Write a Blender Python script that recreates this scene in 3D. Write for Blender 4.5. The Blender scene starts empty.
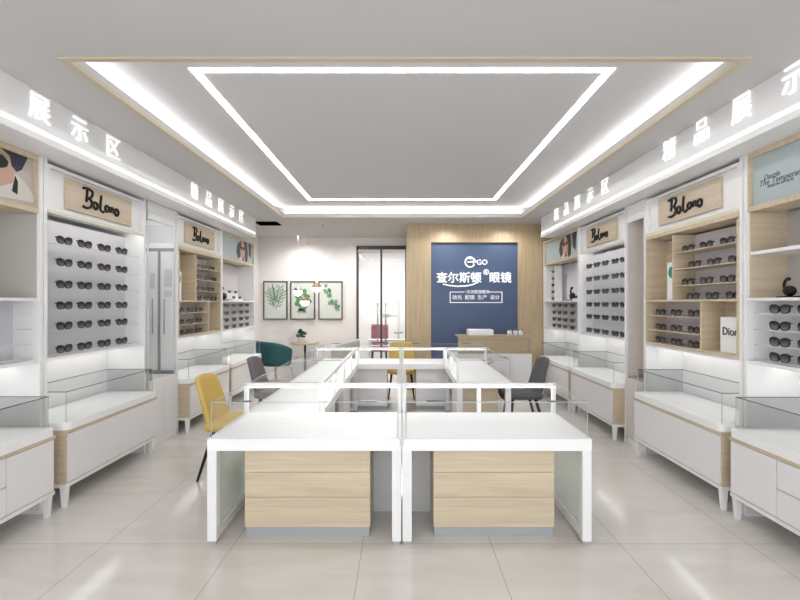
import bpy, bmesh, math, random
from mathutils import Vector, Matrix
random.seed(4)
PI = math.pi
S = bpy.context.scene
COL = S.collection

# ------------------------------------------------------------------ camera
cam_d = bpy.data.cameras.new('camera')
cam = bpy.data.objects.new('camera', cam_d)
COL.objects.link(cam)
cam.location = (0, 0, 1.5)
cam.rotation_euler = (PI/2, 0, 0)
cam_d.sensor_width = 36
cam_d.lens = 460*36/800
cam_d.shift_x = -2/800
cam_d.shift_y = 3/800
cam_d.clip_start = 0.05
S.camera = cam

# ------------------------------------------------------------------ world and exposure
W = bpy.data.worlds.new('world')
S.world = W
W.use_nodes = True
W.node_tree.nodes['Background'].inputs[0].default_value = (0.95, 0.97, 1.0, 1)
W.node_tree.nodes['Background'].inputs[1].default_value = 0.95
S.view_settings.view_transform = 'Standard'
S.view_settings.look = 'None'
S.view_settings.gamma = 1
S.view_settings.exposure = 1.66
S.view_settings.use_curve_mapping = False
E_COVE, E_LED, E_SOFFIT, E_LETTER = 2.5, 7.5, 0.35, 0.15
E_SHELF = 3.6

# added fill light, out of view behind the camera
def area(name, loc, rot, sx, sy, power, col=(1, 1, 1)):
    d = bpy.data.lights.new(name, 'AREA')
    d.shape = 'RECTANGLE'; d.size = sx; d.size_y = sy; d.energy = power; d.color = col
    o = bpy.data.objects.new(name, d); COL.objects.link(o)
    o.location = loc; o.rotation_euler = rot
    return o
area('front_fill', (0, -1.4, 1.5), (PI/2, 0, 0), 4.6, 2.4, 3, (0.97, 0.985, 1.0))

# ------------------------------------------------------------------ materials
MATS = {}
def mat(name, col, rough=0.5, metal=0.0, emit=None, es=0.0, coat=0.0, spec=0.5):
    m = bpy.data.materials.new(name); m.use_nodes = True
    b = m.node_tree.nodes['Principled BSDF']
    b.inputs['Base Color'].default_value = (*col, 1)
    b.inputs['Roughness'].default_value = rough
    b.inputs['Metallic'].default_value = metal
    b.inputs['Specular IOR Level'].default_value = spec
    b.inputs['Coat Weight'].default_value = coat
    if emit:
        b.inputs['Emission Color'].default_value = (*emit, 1)
        b.inputs['Emission Strength'].default_value = es
    MATS[name] = m
    return m

def wood(name, c1, c2, axis='x', scale=1.0, rough=0.45):
    m = mat(name, c1, rough)
    nt = m.node_tree; b = nt.nodes['Principled BSDF']
    tc = nt.nodes.new('ShaderNodeTexCoord'); mp = nt.nodes.new('ShaderNodeMapping')
    st = {'x': (0.8, 14, 14), 'z': (14, 14, 0.8), 'y': (14, 0.8, 14)}[axis]
    mp.inputs['Scale'].default_value = [s*scale for s in st]
    n = nt.nodes.new('ShaderNodeTexNoise'); n.inputs['Scale'].default_value = 2.2
    n.inputs['Detail'].default_value = 6; n.inputs['Distortion'].default_value = 0.6
    r = nt.nodes.new('ShaderNodeValToRGB')
    r.color_ramp.elements[0].position = 0.3; r.color_ramp.elements[0].color = (*c2, 1)
    r.color_ramp.elements[1].position = 0.7; r.color_ramp.elements[1].color = (*c1, 1)
    nt.links.new(tc.outputs['Object'], mp.inputs[0]); nt.links.new(mp.outputs[0], n.inputs[0])
    nt.links.new(n.outputs[0], r.inputs[0]); nt.links.new(r.outputs[0], b.inputs['Base Color'])
    return m

def glass(name, tint=(0.993, 0.998, 0.996), gain=0.4):
    m = bpy.data.materials.new(name); m.use_nodes = True
    nt = m.node_tree; nt.nodes.remove(nt.nodes['Principled BSDF'])
    out = nt.nodes['Material Output']
    t = nt.nodes.new('ShaderNodeBsdfTransparent'); t.inputs[0].default_value = (*tint, 1)
    g = nt.nodes.new('ShaderNodeBsdfGlossy'); g.inputs['Roughness'].default_value = 0.02
    f = nt.nodes.new('ShaderNodeLayerWeight'); f.inputs[0].default_value = 0.5
    pw = nt.nodes.new('ShaderNodeMath'); pw.operation = 'POWER'; pw.inputs[1].default_value = 5.0
    mul = nt.nodes.new('ShaderNodeMath'); mul.operation = 'MULTIPLY_ADD'
    mul.inputs[1].default_value = 0.6*gain; mul.inputs[2].default_value = 0.03*gain
    mx = nt.nodes.new('ShaderNodeMixShader')
    nt.links.new(f.outputs['Facing'], pw.inputs[0]); nt.links.new(pw.outputs[0], mul.inputs[0]); nt.links.new(mul.outputs[0], mx.inputs[0])
    nt.links.new(t.outputs[0], mx.inputs[1]); nt.links.new(g.outputs[0], mx.inputs[2])
    nt.links.new(mx.outputs[0], out.inputs[0])
    MATS[name] = m
    return m

WHITE = mat('white_lacquer', (0.82, 0.82, 0.82), 0.35)
WHITE_TOP = mat('white_glossy_top', (0.88, 0.88, 0.885), 0.35)
DOORW = mat('pale_grey_lacquer', (0.78, 0.77, 0.78), 0.3)
WALLM = mat('pale_wall_paint', (0.80, 0.765, 0.76), 0.8)
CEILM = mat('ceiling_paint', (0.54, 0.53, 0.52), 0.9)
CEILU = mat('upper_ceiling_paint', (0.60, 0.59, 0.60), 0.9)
SOFM = mat("soffit_gloss_white", (0.84, 0.84, 0.845), 0.4)
GREYP = mat('grey_display_panel', (0.60, 0.60, 0.63), 0.5)
GREYS = mat('warm_grey_panel', (0.50, 0.48, 0.45), 0.5)
LILAC = mat('lilac_white_panel', (0.72, 0.69, 0.73), 0.5)
EDGE = mat('glass_edge', (0.10, 0.12, 0.12), 0.2)
EDGEL = mat('glass_edge_light', (0.45, 0.50, 0.49), 0.2)
PLINTH = mat('grey_plinth', (0.36, 0.38, 0.40), 0.4)
BLACK = mat('black_satin', (0.012, 0.011, 0.012), 0.45, spec=0.3)
LENS = mat('smoked_lens', (0.05, 0.05, 0.058), 0.2, spec=0.3)
DARKFR = mat('dark_bronze_frame', (0.045, 0.04, 0.038), 0.4)
CHROME = mat('grey_metal', (0.5, 0.5, 0.5), 0.25, 1.0)
BRASS = mat('brass', (0.55, 0.42, 0.25), 0.3, 0.9)
TRIMW = mat('bronze_cove_trim', (0.52, 0.45, 0.33), 0.4)
YEL = mat('mustard_fabric', (0.60, 0.43, 0.12), 0.8)
GREYF = mat('charcoal_fabric', (0.10, 0.10, 0.11), 0.75)
GREYF2 = mat('warm_grey_fabric', (0.17, 0.15, 0.155), 0.75)
TEAL = mat('teal_velvet', (0.012, 0.09, 0.10), 0.7)
LGREY = mat('light_grey_fabric', (0.50, 0.49, 0.47), 0.8)
PINK = mat('dusty_pink_fabric', (0.42, 0.13, 0.19), 0.7)
BLUE = mat('blue_feature_paint', (0.075, 0.115, 0.215), 0.5)
LEAF = mat('dark_green_leaf', (0.01, 0.07, 0.045), 0.5)
LEAF2 = mat('mid_green_leaf', (0.08, 0.25, 0.10), 0.6)
LEAF3 = mat('grey_green_leaf', (0.20, 0.32, 0.22), 0.6)
PAPER = mat('art_paper', (0.62, 0.64, 0.60), 0.7)
SIGNW = mat('white_letters', (0.9, 0.9, 0.9), 0.4, emit=(1, 1, 1), es=0.1)
LETTER = mat('backlit_letters', (1, 1, 1), 0.4, emit=(1, 1, 1), es=E_LETTER)
LED = mat('led_strip_light', (1, 1, 1), 0.5, emit=(1.0, 0.99, 0.97), es=E_LED)
LEDC = mat('cove_led_light', (1, 1, 1), 0.5, emit=(1.0, 0.99, 0.97), es=E_COVE)
LEDS = mat('soffit_led_light', (1, 1, 1), 0.5, emit=(1.0, 0.99, 0.98), es=E_SOFFIT)
FILLSH = mat('shelf_fill_light', (1, 1, 1), 0.5, emit=(1.0, 0.98, 0.95), es=E_SHELF)  # glow of the hidden strips added to brighten the wall units
FILLR = mat('counter_fill_light', (1, 1, 1), 0.5, emit=(1.0, 1.0, 1.0), es=3.2)  # glow of the strips added to whiten the island tops
LAMPG = mat('opal_lamp_glass', (0.9, 0.9, 0.85), 0.3, emit=(1.0, 0.97, 0.85), es=0.7)
COPPER = mat('copper_cap', (0.25, 0.11, 0.06), 0.4, 0.3)
OAKX = wood('ash_wood_horizontal', (0.64, 0.545, 0.40), (0.52, 0.43, 0.30), 'x')
OAKY = wood('ash_wood_depth', (0.64, 0.54, 0.40), (0.53, 0.43, 0.30), 'y')
OAKZ = wood('ash_wood_vertical', (0.56, 0.44, 0.28), (0.46, 0.35, 0.215), 'z')
OAKP = wood('plaque_wood', (0.62, 0.525, 0.40), (0.53, 0.43, 0.31), 'x', 1.5)
OAKD = wood('desk_wood', (0.50, 0.40, 0.27), (0.38, 0.29, 0.19), 'x')
GLASS = glass('clear_glass')
GLASSF = glass('frosted_green_glass', (0.86, 0.90, 0.88), 1.0)
def frosted(name, a, col):
    m = glass(name, (0.97, 0.99, 0.98), 0.4)
    nt = m.node_tree; out = nt.nodes['Material Output']; src = out.inputs[0].links[0].from_socket
    d = nt.nodes.new('ShaderNodeBsdfDiffuse'); d.inputs[0].default_value = (*col, 1)
    mx = nt.nodes.new('ShaderNodeMixShader'); mx.inputs[0].default_value = a
    nt.links.new(src, mx.inputs[1]); nt.links.new(d.outputs[0], mx.inputs[2]); nt.links.new(mx.outputs[0], out.inputs[0])
    return m
GLASSF = frosted('frosted_side_glass', .3, (.78, .84, .79))
GLASSD = glass('door_glass', (0.93, 0.95, 0.95), 1.0)

def floor_mat():
    m = mat('polished_beige_tile', (0.6, 0.56, 0.52), 0.12)
    nt = m.node_tree; b = nt.nodes['Principled BSDF']
    geo = nt.nodes.new('ShaderNodeNewGeometry')
    mp = nt.nodes.new('ShaderNodeMapping'); mp.vector_type = 'POINT'
    mp.inputs['Location'].default_value = (0.245, -2.865, 0)
    nt.links.new(geo.outputs['Position'], mp.inputs[0])
    br = nt.nodes.new('ShaderNodeTexBrick')
    br.offset = 0.0; br.inputs['Scale'].default_value = 1.0
    br.inputs['Brick Width'].default_value = 0.80; br.inputs['Row Height'].default_value = 1.6
    br.inputs['Mortar Size'].default_value = 0.003; br.inputs['Mortar Smooth'].default_value = 0.3
    br.inputs['Mortar'].default_value = (0.44, 0.41, 0.37, 1)
    n = nt.nodes.new('ShaderNodeTexNoise'); n.inputs['Scale'].default_value = 1.1
    n.inputs['Detail'].default_value = 5; n.inputs['Distortion'].default_value = 1.2
    mp2 = nt.nodes.new('ShaderNodeMapping'); mp2.inputs['Rotation'].default_value = (0, 0, 0.7)
    mp2.inputs['Scale'].default_value = (1.0, 3.2, 1)
    nt.links.new(geo.outputs['Position'], mp2.inputs[0]); nt.links.new(mp2.outputs[0], n.inputs[0])
    r = nt.nodes.new('ShaderNodeValToRGB')
    r.color_ramp.elements[0].position = 0.30; r.color_ramp.elements[0].color = (0.64, 0.605, 0.56, 1)
    r.color_ramp.elements[1].position = 0.75; r.color_ramp.elements[1].color = (0.74, 0.71, 0.67, 1)
    nt.links.new(n.outputs[0], r.inputs[0])
    nt.links.new(r.outputs[0], br.inputs['Color1']); nt.links.new(r.outputs[0], br.inputs['Color2'])
    nt.links.new(mp.outputs[0], br.inputs[0])
    nt.links.new(br.outputs['Color'], b.inputs['Base Color'])
    return m
FLOORM = floor_mat()

# ------------------------------------------------------------------ mesh helpers
class MB:
    def __init__(s):
        s.v = []; s.f = []
    def add(s, vs, fs):
        k = len(s.v); s.v += [tuple(p) for p in vs]; s.f += [[i+k for i in f] for f in fs]
        return s
    def box(s, x0, x1, y0, y1, z0, z1):
        vs = [(x, y, z) for z in (z0, z1) for y in (y0, y1) for x in (x0, x1)]
        return s.add(vs, [(0, 2, 3, 1), (4, 5, 7, 6), (0, 1, 5, 4), (2, 6, 7, 3), (0, 4, 6, 2), (1, 3, 7, 5)])
    def prism(s, pts, z0, z1, M=None):
        n = len(pts)
        vs = [Vector((x, y, z0)) for x, y in pts] + [Vector((x, y, z1)) for x, y in pts]
        if M: vs = [M @ v for v in vs]
        return s.add(vs, [list(range(n))[::-1], list(range(n, 2*n))] +
                     [(i, (i+1) % n, n+(i+1) % n, n+i) for i in range(n)])
    def lathe(s, prof, cx=0, cy=0, n=24):
        rings = []
        vs = []
        for r, z in prof:
            vs += [(cx+r*math.cos(2*PI*i/n), cy+r*math.sin(2*PI*i/n), z) for i in range(n)]
        fs = []
        for k in range(len(prof)-1):
            fs += [(k*n+i, k*n+(i+1) % n, (k+1)*n+(i+1) % n, (k+1)*n+i) for i in range(n)]
        fs += [list(range(n))[::-1], list(range((len(prof)-1)*n, len(prof)*n))]
        return s.add(vs, fs)
    def tube(s, p0, p1, r0, r1=None, n=10):
        r1 = r0 if r1 is None else r1
        p0 = Vector(p0); p1 = Vector(p1); d = (p1-p0).normalized()
        a = d.orthogonal().normalized(); b = d.cross(a)
        vs = []
        for p, r in ((p0, r0), (p1, r1)):
            vs += [p + r*(math.cos(2*PI*i/n)*a+math.sin(2*PI*i/n)*b) for i in range(n)]
        return s.add(vs, [list(range(n))[::-1], list(range(n, 2*n))] +
                     [(i, (i+1) % n, n+(i+1) % n, n+i) for i in range(n)])
    def path(s, pts, r, n=8):
        pts = [Vector(p) for p in pts]
        vs = []
        m = len(pts)
        prev = None
        for i, p in enumerate(pts):
            d = (pts[min(i+1, m-1)]-pts[max(i-1, 0)]).normalized()
            if prev is None: a = d.orthogonal().normalized()
            else: a = (prev - d*prev.dot(d)).normalized()
            prev = a; b = d.cross(a)
            vs += [p + r*(math.cos(2*PI*k/n)*a+math.sin(2*PI*k/n)*b) for k in range(n)]
        fs = [list(range(n))[::-1], list(range((m-1)*n, m*n))]
        for i in range(m-1):
            fs += [(i*n+k, i*n+(k+1) % n, (i+1)*n+(k+1) % n, (i+1)*n+k) for k in range(n)]
        return s.add(vs, fs)
    def sphere(s, c, r, n=16, m=10, sq=(1, 1, 1)):
        prof = [(math.sin(PI*k/m)*r, -math.cos(PI*k/m)*r) for k in range(1, m)]
        vs = [(c[0], c[1], c[2]-r*sq[2])]
        for pr, pz in prof:
            vs += [(c[0]+pr*sq[0]*math.cos(2*PI*i/n), c[1]+pr*sq[1]*math.sin(2*PI*i/n), c[2]+pz*sq[2]) for i in range(n)]
        vs.append((c[0], c[1], c[2]+r*sq[2]))
        fs = [(0, 1+(i+1) % n, 1+i) for i in range(n)]
        for k in range(m-2):
            fs += [(1+k*n+i, 1+k*n+(i+1) % n, 1+(k+1)*n+(i+1) % n, 1+(k+1)*n+i) for i in range(n)]
        L = len(vs)-1; k = 1+(m-2)*n
        fs += [(k+i, k+(i+1) % n, L) for i in range(n)]
        return s.add(vs, fs)
    def build(s, name, m, parent=None, smooth=False, bevel=0, seg=2, sub=0):
        me = bpy.data.meshes.new(name); me.from_pydata(s.v, [], s.f); me.update()
        bm = bmesh.new(); bm.from_mesh(me); bmesh.ops.recalc_face_normals(bm, faces=bm.faces)
        bm.to_mesh(me); bm.free()
        me.materials.append(m)
        o = bpy.data.objects.new(name, me); COL.objects.link(o)
        if smooth:
            for p in me.polygons: p.use_smooth = True
        if bevel:
            b = o.modifiers.new('bevel', 'BEVEL'); b.width = bevel; b.segments = seg; b.limit_method = 'ANGLE'
        if sub:
            b = o.modifiers.new('sub', 'SUBSURF'); b.levels = sub; b.render_levels = sub
        if parent: o.parent = parent
        return o

def empty(name, loc=(0, 0, 0), rz=0):
    o = bpy.data.objects.new(name, None); COL.objects.link(o)
    o.location = loc; o.rotation_euler = (0, 0, rz); o.empty_display_size = 0.1
    return o
def tag(o, label, cat, group=None, kind=None):
    o['label'] = label; o['category'] = cat
    if group: o['group'] = group
    if kind: o['kind'] = kind
    return o
def struct(o, label=None):
    o['kind'] = 'structure'
    if label: o['label'] = label
    return o
def copy_tree(o, parent=None):
    c = o.copy(); COL.objects.link(c)
    if parent: c.parent = parent
    for ch in KIDS(o): copy_tree(ch, c)
    return c
def KIDS(o):
    return [x for x in COL.objects if x.parent == o]

def text_mb(body, size, depth, bold=0.0, align='CENTER'):
    cu = bpy.data.curves.new('text', 'FONT'); cu.body = body; cu.size = size
    cu.extrude = depth/2; cu.align_x = align; cu.align_y = 'CENTER'
    cu.resolution_u = 3
    o = bpy.data.objects.new('text', cu); COL.objects.link(o)
    dg = bpy.context.evaluated_depsgraph_get()
    me = bpy.data.meshes.new_from_object(o.evaluated_get(dg))
    mb = MB()
    # upright in the local x-z plane, facing -y
    for ox, oz in ((0, 0),) if not bold else ((0, 0), (bold, 0), (-bold, 0), (0, bold), (0, -bold)):
        mb.add([(v.co.x+ox, -v.co.z-abs(ox)*.05-abs(oz)*.1, v.co.y+oz) for v in me.vertices], [list(p.vertices) for p in me.polygons])
    bpy.data.objects.remove(o); bpy.data.curves.remove(cu); bpy.data.meshes.remove(me)
    return mb
def shift(mb, dx=0, dy=0, dz=0):
    mb.v = [(x+dx, y+dy, z+dz) for x, y, z in mb.v]; return mb
def text(body, size, depth, m, parent, loc, bold=0.0, name='lettering', align='CENTER'):
    mb = shift(text_mb(body, size, depth, bold, align), *loc)
    return mb.build(name, m, parent)

ORD = ['first', 'second', 'third', 'fourth', 'fifth', 'sixth']

# ------------------------------------------------------------------ dimensions
ZC, ZU = 2.86, 3.02
XL, XR = -2.97, 2.84          # side walls
YB = 9.55                     # back wall
Y0 = -1.5                     # open shop front behind the camera
CX0, CX1, CY0, CY1 = -1.87, 1.898, 2.575, 7.26   # cove opening
BASE_L, BASE_R = 2.45, 2.30   # counter front planes
ROT = {'L': PI/2, 'R': -PI/2}

# ------------------------------------------------------------------ room shell
struct(MB().box(XL, XR, Y0, 12.6, -0.1, 0).build('floor', FLOORM), 'glossy beige stone tile floor')
struct(MB().box(XL-0.1, XL, Y0, YB+0.1, 0, 3.2).build('wall_left', WALLM))
struct(MB().box(XR, XR+0.1, Y0, YB+0.1, 0, 3.2).build('wall_right', WALLM))
DX0, DX1, DZ = -0.945, 0.086, 2.685
b = MB()
b.box(XL, DX0, YB, YB+0.1, 0, ZC); b.box(DX1, XR, YB, YB+0.1, 0, ZC); b.box(DX0, DX1, YB, YB+0.1, DZ, ZC)
struct(b.build('wall_back', WALLM), 'pale warm white back wall')
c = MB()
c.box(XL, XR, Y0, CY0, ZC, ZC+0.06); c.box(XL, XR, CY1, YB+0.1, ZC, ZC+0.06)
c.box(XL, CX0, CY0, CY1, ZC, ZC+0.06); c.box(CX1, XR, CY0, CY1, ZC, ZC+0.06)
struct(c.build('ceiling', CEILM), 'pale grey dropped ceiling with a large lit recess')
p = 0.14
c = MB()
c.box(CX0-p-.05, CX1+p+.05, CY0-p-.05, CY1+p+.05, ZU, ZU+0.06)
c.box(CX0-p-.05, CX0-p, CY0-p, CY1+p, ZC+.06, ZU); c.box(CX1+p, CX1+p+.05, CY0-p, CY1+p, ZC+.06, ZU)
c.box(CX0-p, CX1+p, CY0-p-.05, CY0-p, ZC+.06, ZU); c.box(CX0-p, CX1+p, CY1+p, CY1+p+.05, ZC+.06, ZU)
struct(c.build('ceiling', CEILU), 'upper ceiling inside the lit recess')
# bronze trim around the opening
t = 0.035; zb = ZC-0.012
c = MB()
c.box(CX0-t, CX1+t, CY0-t, CY0, zb, ZC+.001); c.box(CX0-t, CX1+t, CY1, CY1+t, zb, ZC+.001)
c.box(CX0-t, CX0, CY0, CY1, zb, ZC+.001); c.box(CX1, CX1+t, CY0, CY1, zb, ZC+.001)
c.box(CX0, CX0+.008, CY0, CY1, zb, ZC+.015); c.box(CX1-.008, CX1, CY0, CY1, zb, ZC+.015)
struct(c.build('trim_1', TRIMW), 'thin bronze wood trim around the ceiling recess')
# LED lines hidden in the cove
q = 0.05
for k, (x0, x1, y0, y1, w) in enumerate([(CX0-.09, CX0-.05, CY0, CY1, 'left'), (CX1+.05, CX1+.09, CY0, CY1, 'right'),
                         (CX0, CX1, CY0-.09, CY0-.05, 'front'), (CX0, CX1, CY1+.05, CY1+.09, 'back')]):
    o = MB().box(x0-(x0+x1)/2, x1-(x0+x1)/2, y0-(y0+y1)/2, y1-(y0+y1)/2, 0, .015).build('cove_light', LEDC)
    o.location = ((x0+x1)/2, (y0+y1)/2, ZC+.06)
    tag(o, 'hidden white light strip along the %s edge of the ceiling recess' % w, 'light', 'cove light strips')
# bright LED rectangle under the upper ceiling
RX0, RX1, RY0, RY1, rw = -1.38, 1.38, 2.975, 6.79, 0.052
c = MB()
c.box(RX0, RX1, RY0, RY0+rw, ZU-.003, ZU-.0005); c.box(RX0, RX1, RY1-rw, RY1, ZU-.003, ZU-.0005)
c.box(RX0, RX0+rw, RY0+rw, RY1-rw, ZU-.003, ZU-.0005); c.box(RX1-rw, RX1, RY0+rw, RY1-rw, ZU-.003, ZU-.0005)
tag(c.build('ceiling_light', LED), 'bright white rectangular light line on the recessed ceiling', 'ceiling light')
# black slot in the ceiling
g = MB().box(-.2, .175, -.17, .17, 0, .01)
o = g.build('air_vent', mat('vent_black', (.004, .004, .004), 1.0, spec=0.0)); o.location = (-2.27, 7.85, ZC-.011)
tag(o, 'black slot air vent in the ceiling at the back left', 'vent')

# soffits with backlit lettering
SX = {'L': 2.34, 'R': 2.225}; SY1 = 7.36
for side, sg, n in (('L', -1, 2), ('R', 1, 3)):
    x = SX[side]; xw = -XL if side == 'L' else XR
    b = MB()
    lo, hi = sorted((sg*x, sg*xw))
    b.box(lo, hi, Y0, SY1, 2.625, ZC)
    lo, hi = sorted((sg*(x+.015), sg*xw)); b.box(lo, hi, Y0, SY1, 2.59, 2.625)
    lo, hi = sorted((sg*(x-.008), sg*xw)); b.box(lo, hi, Y0, SY1, 2.545, 2.59)
    struct(b.build('trim_%d' % n, SOFM), 'glossy white soffit above the %s displays' % ('left' if side == 'L' else 'right'))
    lo, hi = sorted((sg*(x-.004), sg*(x+.0145)))
    o = MB().box(lo, hi, Y0, SY1-.01, 2.596, 2.614).build('soffit_light', LEDS)
    tag(o, 'thin white light line along the bottom of the %s soffit' % ('left' if side == 'L' else 'right'), 'light', 'soffit light lines')

def soffit_sign(side, centers, z, size, label):
    sg = -1 if side == 'L' else 1
    yc = centers[2]
    root = empty('illuminated_sign', (sg*(SX[side]-.0005), yc, z), ROT[side])
    tag(root, label, 'sign', 'illuminated signs on the soffits')
    for ch, y in zip('精品展示区', centers):
        lx = (y-yc) if side == 'L' else (yc-y)
        text(ch, size, 0.012, LETTER, root, (lx, -.007, 0), bold=0, name='character')
soffit_sign('L', [2.20, 2.58, 2.965, 3.335, 3.72], 2.745, .19, 'near backlit white characters on the left soffit')
soffit_sign('L', [5.18, 5.56, 5.93, 6.31, 6.69], 2.745, .19, 'far backlit white characters on the left soffit')
soffit_sign('R', [3.82, 3.41, 3.01, 2.60, 2.20], 2.765, .19, 'near backlit white characters on the right soffit')
soffit_sign('R', [6.62, 6.22, 5.83, 5.43, 5.03], 2.765, .19, 'far backlit white characters on the right soffit')

# recessed downlights; the door and lounge entrance ones are added fill
def downlight(x, y, power, label, tilt=0.0):
    r = empty('downlight', (x, y, ZC)); tag(r, label, 'downlight', 'recessed downlights')
    MB().lathe([(.026, -.003), (.026, -.0005), (.018, -.0005), (.018, -.003), (.026, -.003)], n=20).build('ring', CEILM, r, True)
    d = bpy.data.lights.new('downlight_bulb', 'SPOT'); d.energy = power; d.spot_size = math.radians(165); d.spot_blend = 1.0
    d.shadow_soft_size = .03; d.color = (1, .98, .95)
    l = bpy.data.objects.new('downlight_bulb', d); COL.objects.link(l); l.parent = r
    l.location = (0, 0, -.035); l.rotation_euler = (tilt, 0, 0)
for x, y, pw, nm in ((-2.0, 9.0, 19, 'over the round table'), (-.9, 8.9, 14, 'in front of the glass door, added as fill'), (-1.4, 8.1, 24, 'over the lounge entrance, added as fill'),
                     (.75, 7.6, 8, 'above the left of the blue panel'), (1.75, 7.6, 8, 'above the right of the blue panel')):
    downlight(x, y, pw, 'small recessed ceiling downlight '+nm)

# ------------------------------------------------------------------ feature wall with blue panel and sign
FY = 7.92; FX0 = 0.086
BX0, BX1, BZ = 0.50, 2.00, 2.545
b = MB()
b.box(FX0, BX0, FY, YB, 0, ZC); b.box(BX1, XR, FY, YB, 0, ZC); b.box(BX0, BX1, FY, YB, BZ, ZC)
struct(b.build('wall_feature', OAKZ), 'light wood plank feature wall')
struct(MB().box(BX0, BX1, FY+.05, FY+.12, 0, BZ).build('wall_panel', BLUE), 'recessed matt blue wall panel')
sign = empty('wall_sign', (1.27, FY+.05, 2.0))
tag(sign, 'white company sign with logo and characters on the blue panel', 'sign')
SC = 1/58.0
def sx(px): return (px-475.8)*SC
def sz(py): return (303-py)*SC+1.5-2.0
# round logo mark and letters
arc = [(sx(470.5)+.085*math.cos(a), -.012, sz(262)+.085*math.sin(a)) for a in [math.radians(d) for d in range(60, 331, 15)]]
MB().path(arc, .014).build('logo_mark', SIGNW, sign, True)
MB().path([(sx(468), -.012, sz(262)), (sx(474), -.012, sz(261.5))], .014).build('logo_bar', SIGNW, sign, True)
MB().path([(sx(468), -.012, sz(258.5)), (sx(475), -.012, sz(258.5))], .012).build('logo_bar', SIGNW, sign, True)
text('PGO', .125, .012, SIGNW, sign, (sx(480.6), -.008, sz(262.3)), .003, 'logo_letters')
text('查尔斯顿', .196, .014, SIGNW, sign, (sx(459.3), -.011, sz(278.2)), .0035, 'characters')
text('眼镜', .196, .014, SIGNW, sign, (sx(500.8), -.011, sz(278.2)), .0035, 'characters')
text('®', .13, .012, SIGNW, sign, (sx(486.6), -.008, sz(272.3)), .002, 'registered_mark')
sw = [(sx(x), -.01, sz(y)) for x, y in [(443, 284), (450, 285.6), (458, 286.3), (466, 286), (473, 284.6), (479, 282)]]
MB().path(sw, .013).build('swoosh', SIGNW, sign, True)
fr = MB(); w = .006
x0, x1, z0, z1 = sx(450.5), sx(502.5), sz(302.5), sz(292)
fr.box(x0, x1, -.012, -.0005, z0-w, z0+w); fr.box(x0-w, x0+w, -.012, -.0005, z0-w, z1+w); fr.box(x1-w, x1+w, -.012, -.0005, z0-w, z1+w)
fr.box(x0, sx(464), -.012, -.0005, z1-w, z1+w); fr.box(sx(489), x1, -.012, -.0005, z1-w, z1+w)
fr.build('frame', SIGNW, sign)
text('一次次配镜服务', .068, .008, SIGNW, sign, (sx(476.5), -.006, sz(292)), 0, 'small_characters')
text('验光  配镜  生产  设计', .085, .01, SIGNW, sign, (sx(476.5), -.007, sz(297.6)), 0, 'small_characters')

# ------------------------------------------------------------------ door and room beyond
door = empty('door_1', (DX0, YB, 0)); struct(door, 'double glass door with dark metal frame')
DW = DX1-DX0
b = MB(); b.box(0, .045, -.03, .06, 0, DZ); b.box(DW-.02, DW, -.03, .06, 0, DZ); b.box(0, DW, -.03, .06, DZ-.075, DZ)
b.box(DW/2-.02, DW/2+.02, -.025, .05, 0, DZ-.075)
b.build('door_frame', DARKFR, door)
for k, (a0, a1) in enumerate(((.045, DW/2-.02), (DW/2+.02, DW-.02))):
    leaf = MB().box(a0, a1, .005, .02, .02, DZ-.075).build('door_leaf', GLASSD, door)
    hx = a1-.055 if k == 0 else a0+.07
    h = MB().tube((hx, -.04, .65), (hx, -.04, 1.5), .016)
    h.tube((hx, -.04, .8), (hx, .005, .8), .01); h.tube((hx, -.04, 1.42), (hx, .005, 1.42), .01)
    h.build('door_handle', CHROME, leaf, True)
b = MB(); b.box(-2.2, -2.1, YB+.1, 12.6, 0, 2.86); b.box(1.2, 1.3, YB+.1, 12.6, 0, 2.86); b.box(-2.1, 1.2, 12.5, 12.6, 0, 2.86)
struct(b.build('wall_exam_room', WALLM), 'white walls of the room behind the glass door')
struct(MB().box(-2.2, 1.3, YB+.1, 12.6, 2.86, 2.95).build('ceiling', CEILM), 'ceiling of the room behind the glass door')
o = MB().box(-.6, .6, -.15, .15, -.03, 0).build('ceiling_light', mat('exam_light', (1, 1, 1), .5, emit=(1, 1, 1), es=17)); o.location = (-.5, 11.0, 2.859)
tag(o, 'white panel light in the room behind the glass door', 'ceiling light')

# pink chair, table and instrument behind the door
def blob_box(mb_args, name, m, parent, bev=.03):
    return MB().box(*mb_args).build(name, m, parent, smooth=True, bevel=bev, seg=3)
pc = empty('pink_chair', (-.53, 10.75, 0)); tag(pc, 'dusty pink upholstered chair seen through the glass door', 'chair')
blob_box((-.19, .21, -.02, .05, .52, 1.0), 'backrest', PINK, pc)
blob_box((-.20, .22, -.42, .02, .40, .50), 'seat', PINK, pc)
for x in (-.16, .18):
    for y in (-.38, 0): MB().tube((x, y, 0), (x*.9, y*.95, .41), .012, .016).build('leg', BLACK, pc, True)
et = empty('exam_table', (-.33, 10.05, 0)); tag(et, 'white table behind the glass door', 'table')
MB().box(-.4, .4, -.2, .12, .67, .71).build('tabletop', WHITE_TOP, et, bevel=.004)
for x in (-.37, .37):
    for y in (-.17, .09): MB().box(x-.015, x+.015, y-.015, y+.015, 0, .67).build('leg', WHITE, et)
it = empty('eye_test_stand', (-.08, 10.6, 0)); tag(it, 'pale eye testing stand with a side arm behind the right door leaf', 'instrument stand')
MB().lathe([(.2, 0), (.2, .03), (.03, .05), (.025, 1.55)]).build('pole', LGREY, it, True)
MB().tube((0, 0, 1.2), (-.28, 0, 1.22), .016).build('arm', LGREY, it, True)
MB().box(-.36, -.2, -.05, .05, 1.17, 1.26).build('instrument_head', LGREY, it, bevel=.02)
MB().box(-.1, .1, -.1, .1, .8, .84).build('tray', LGREY, it, bevel=.01)

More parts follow.
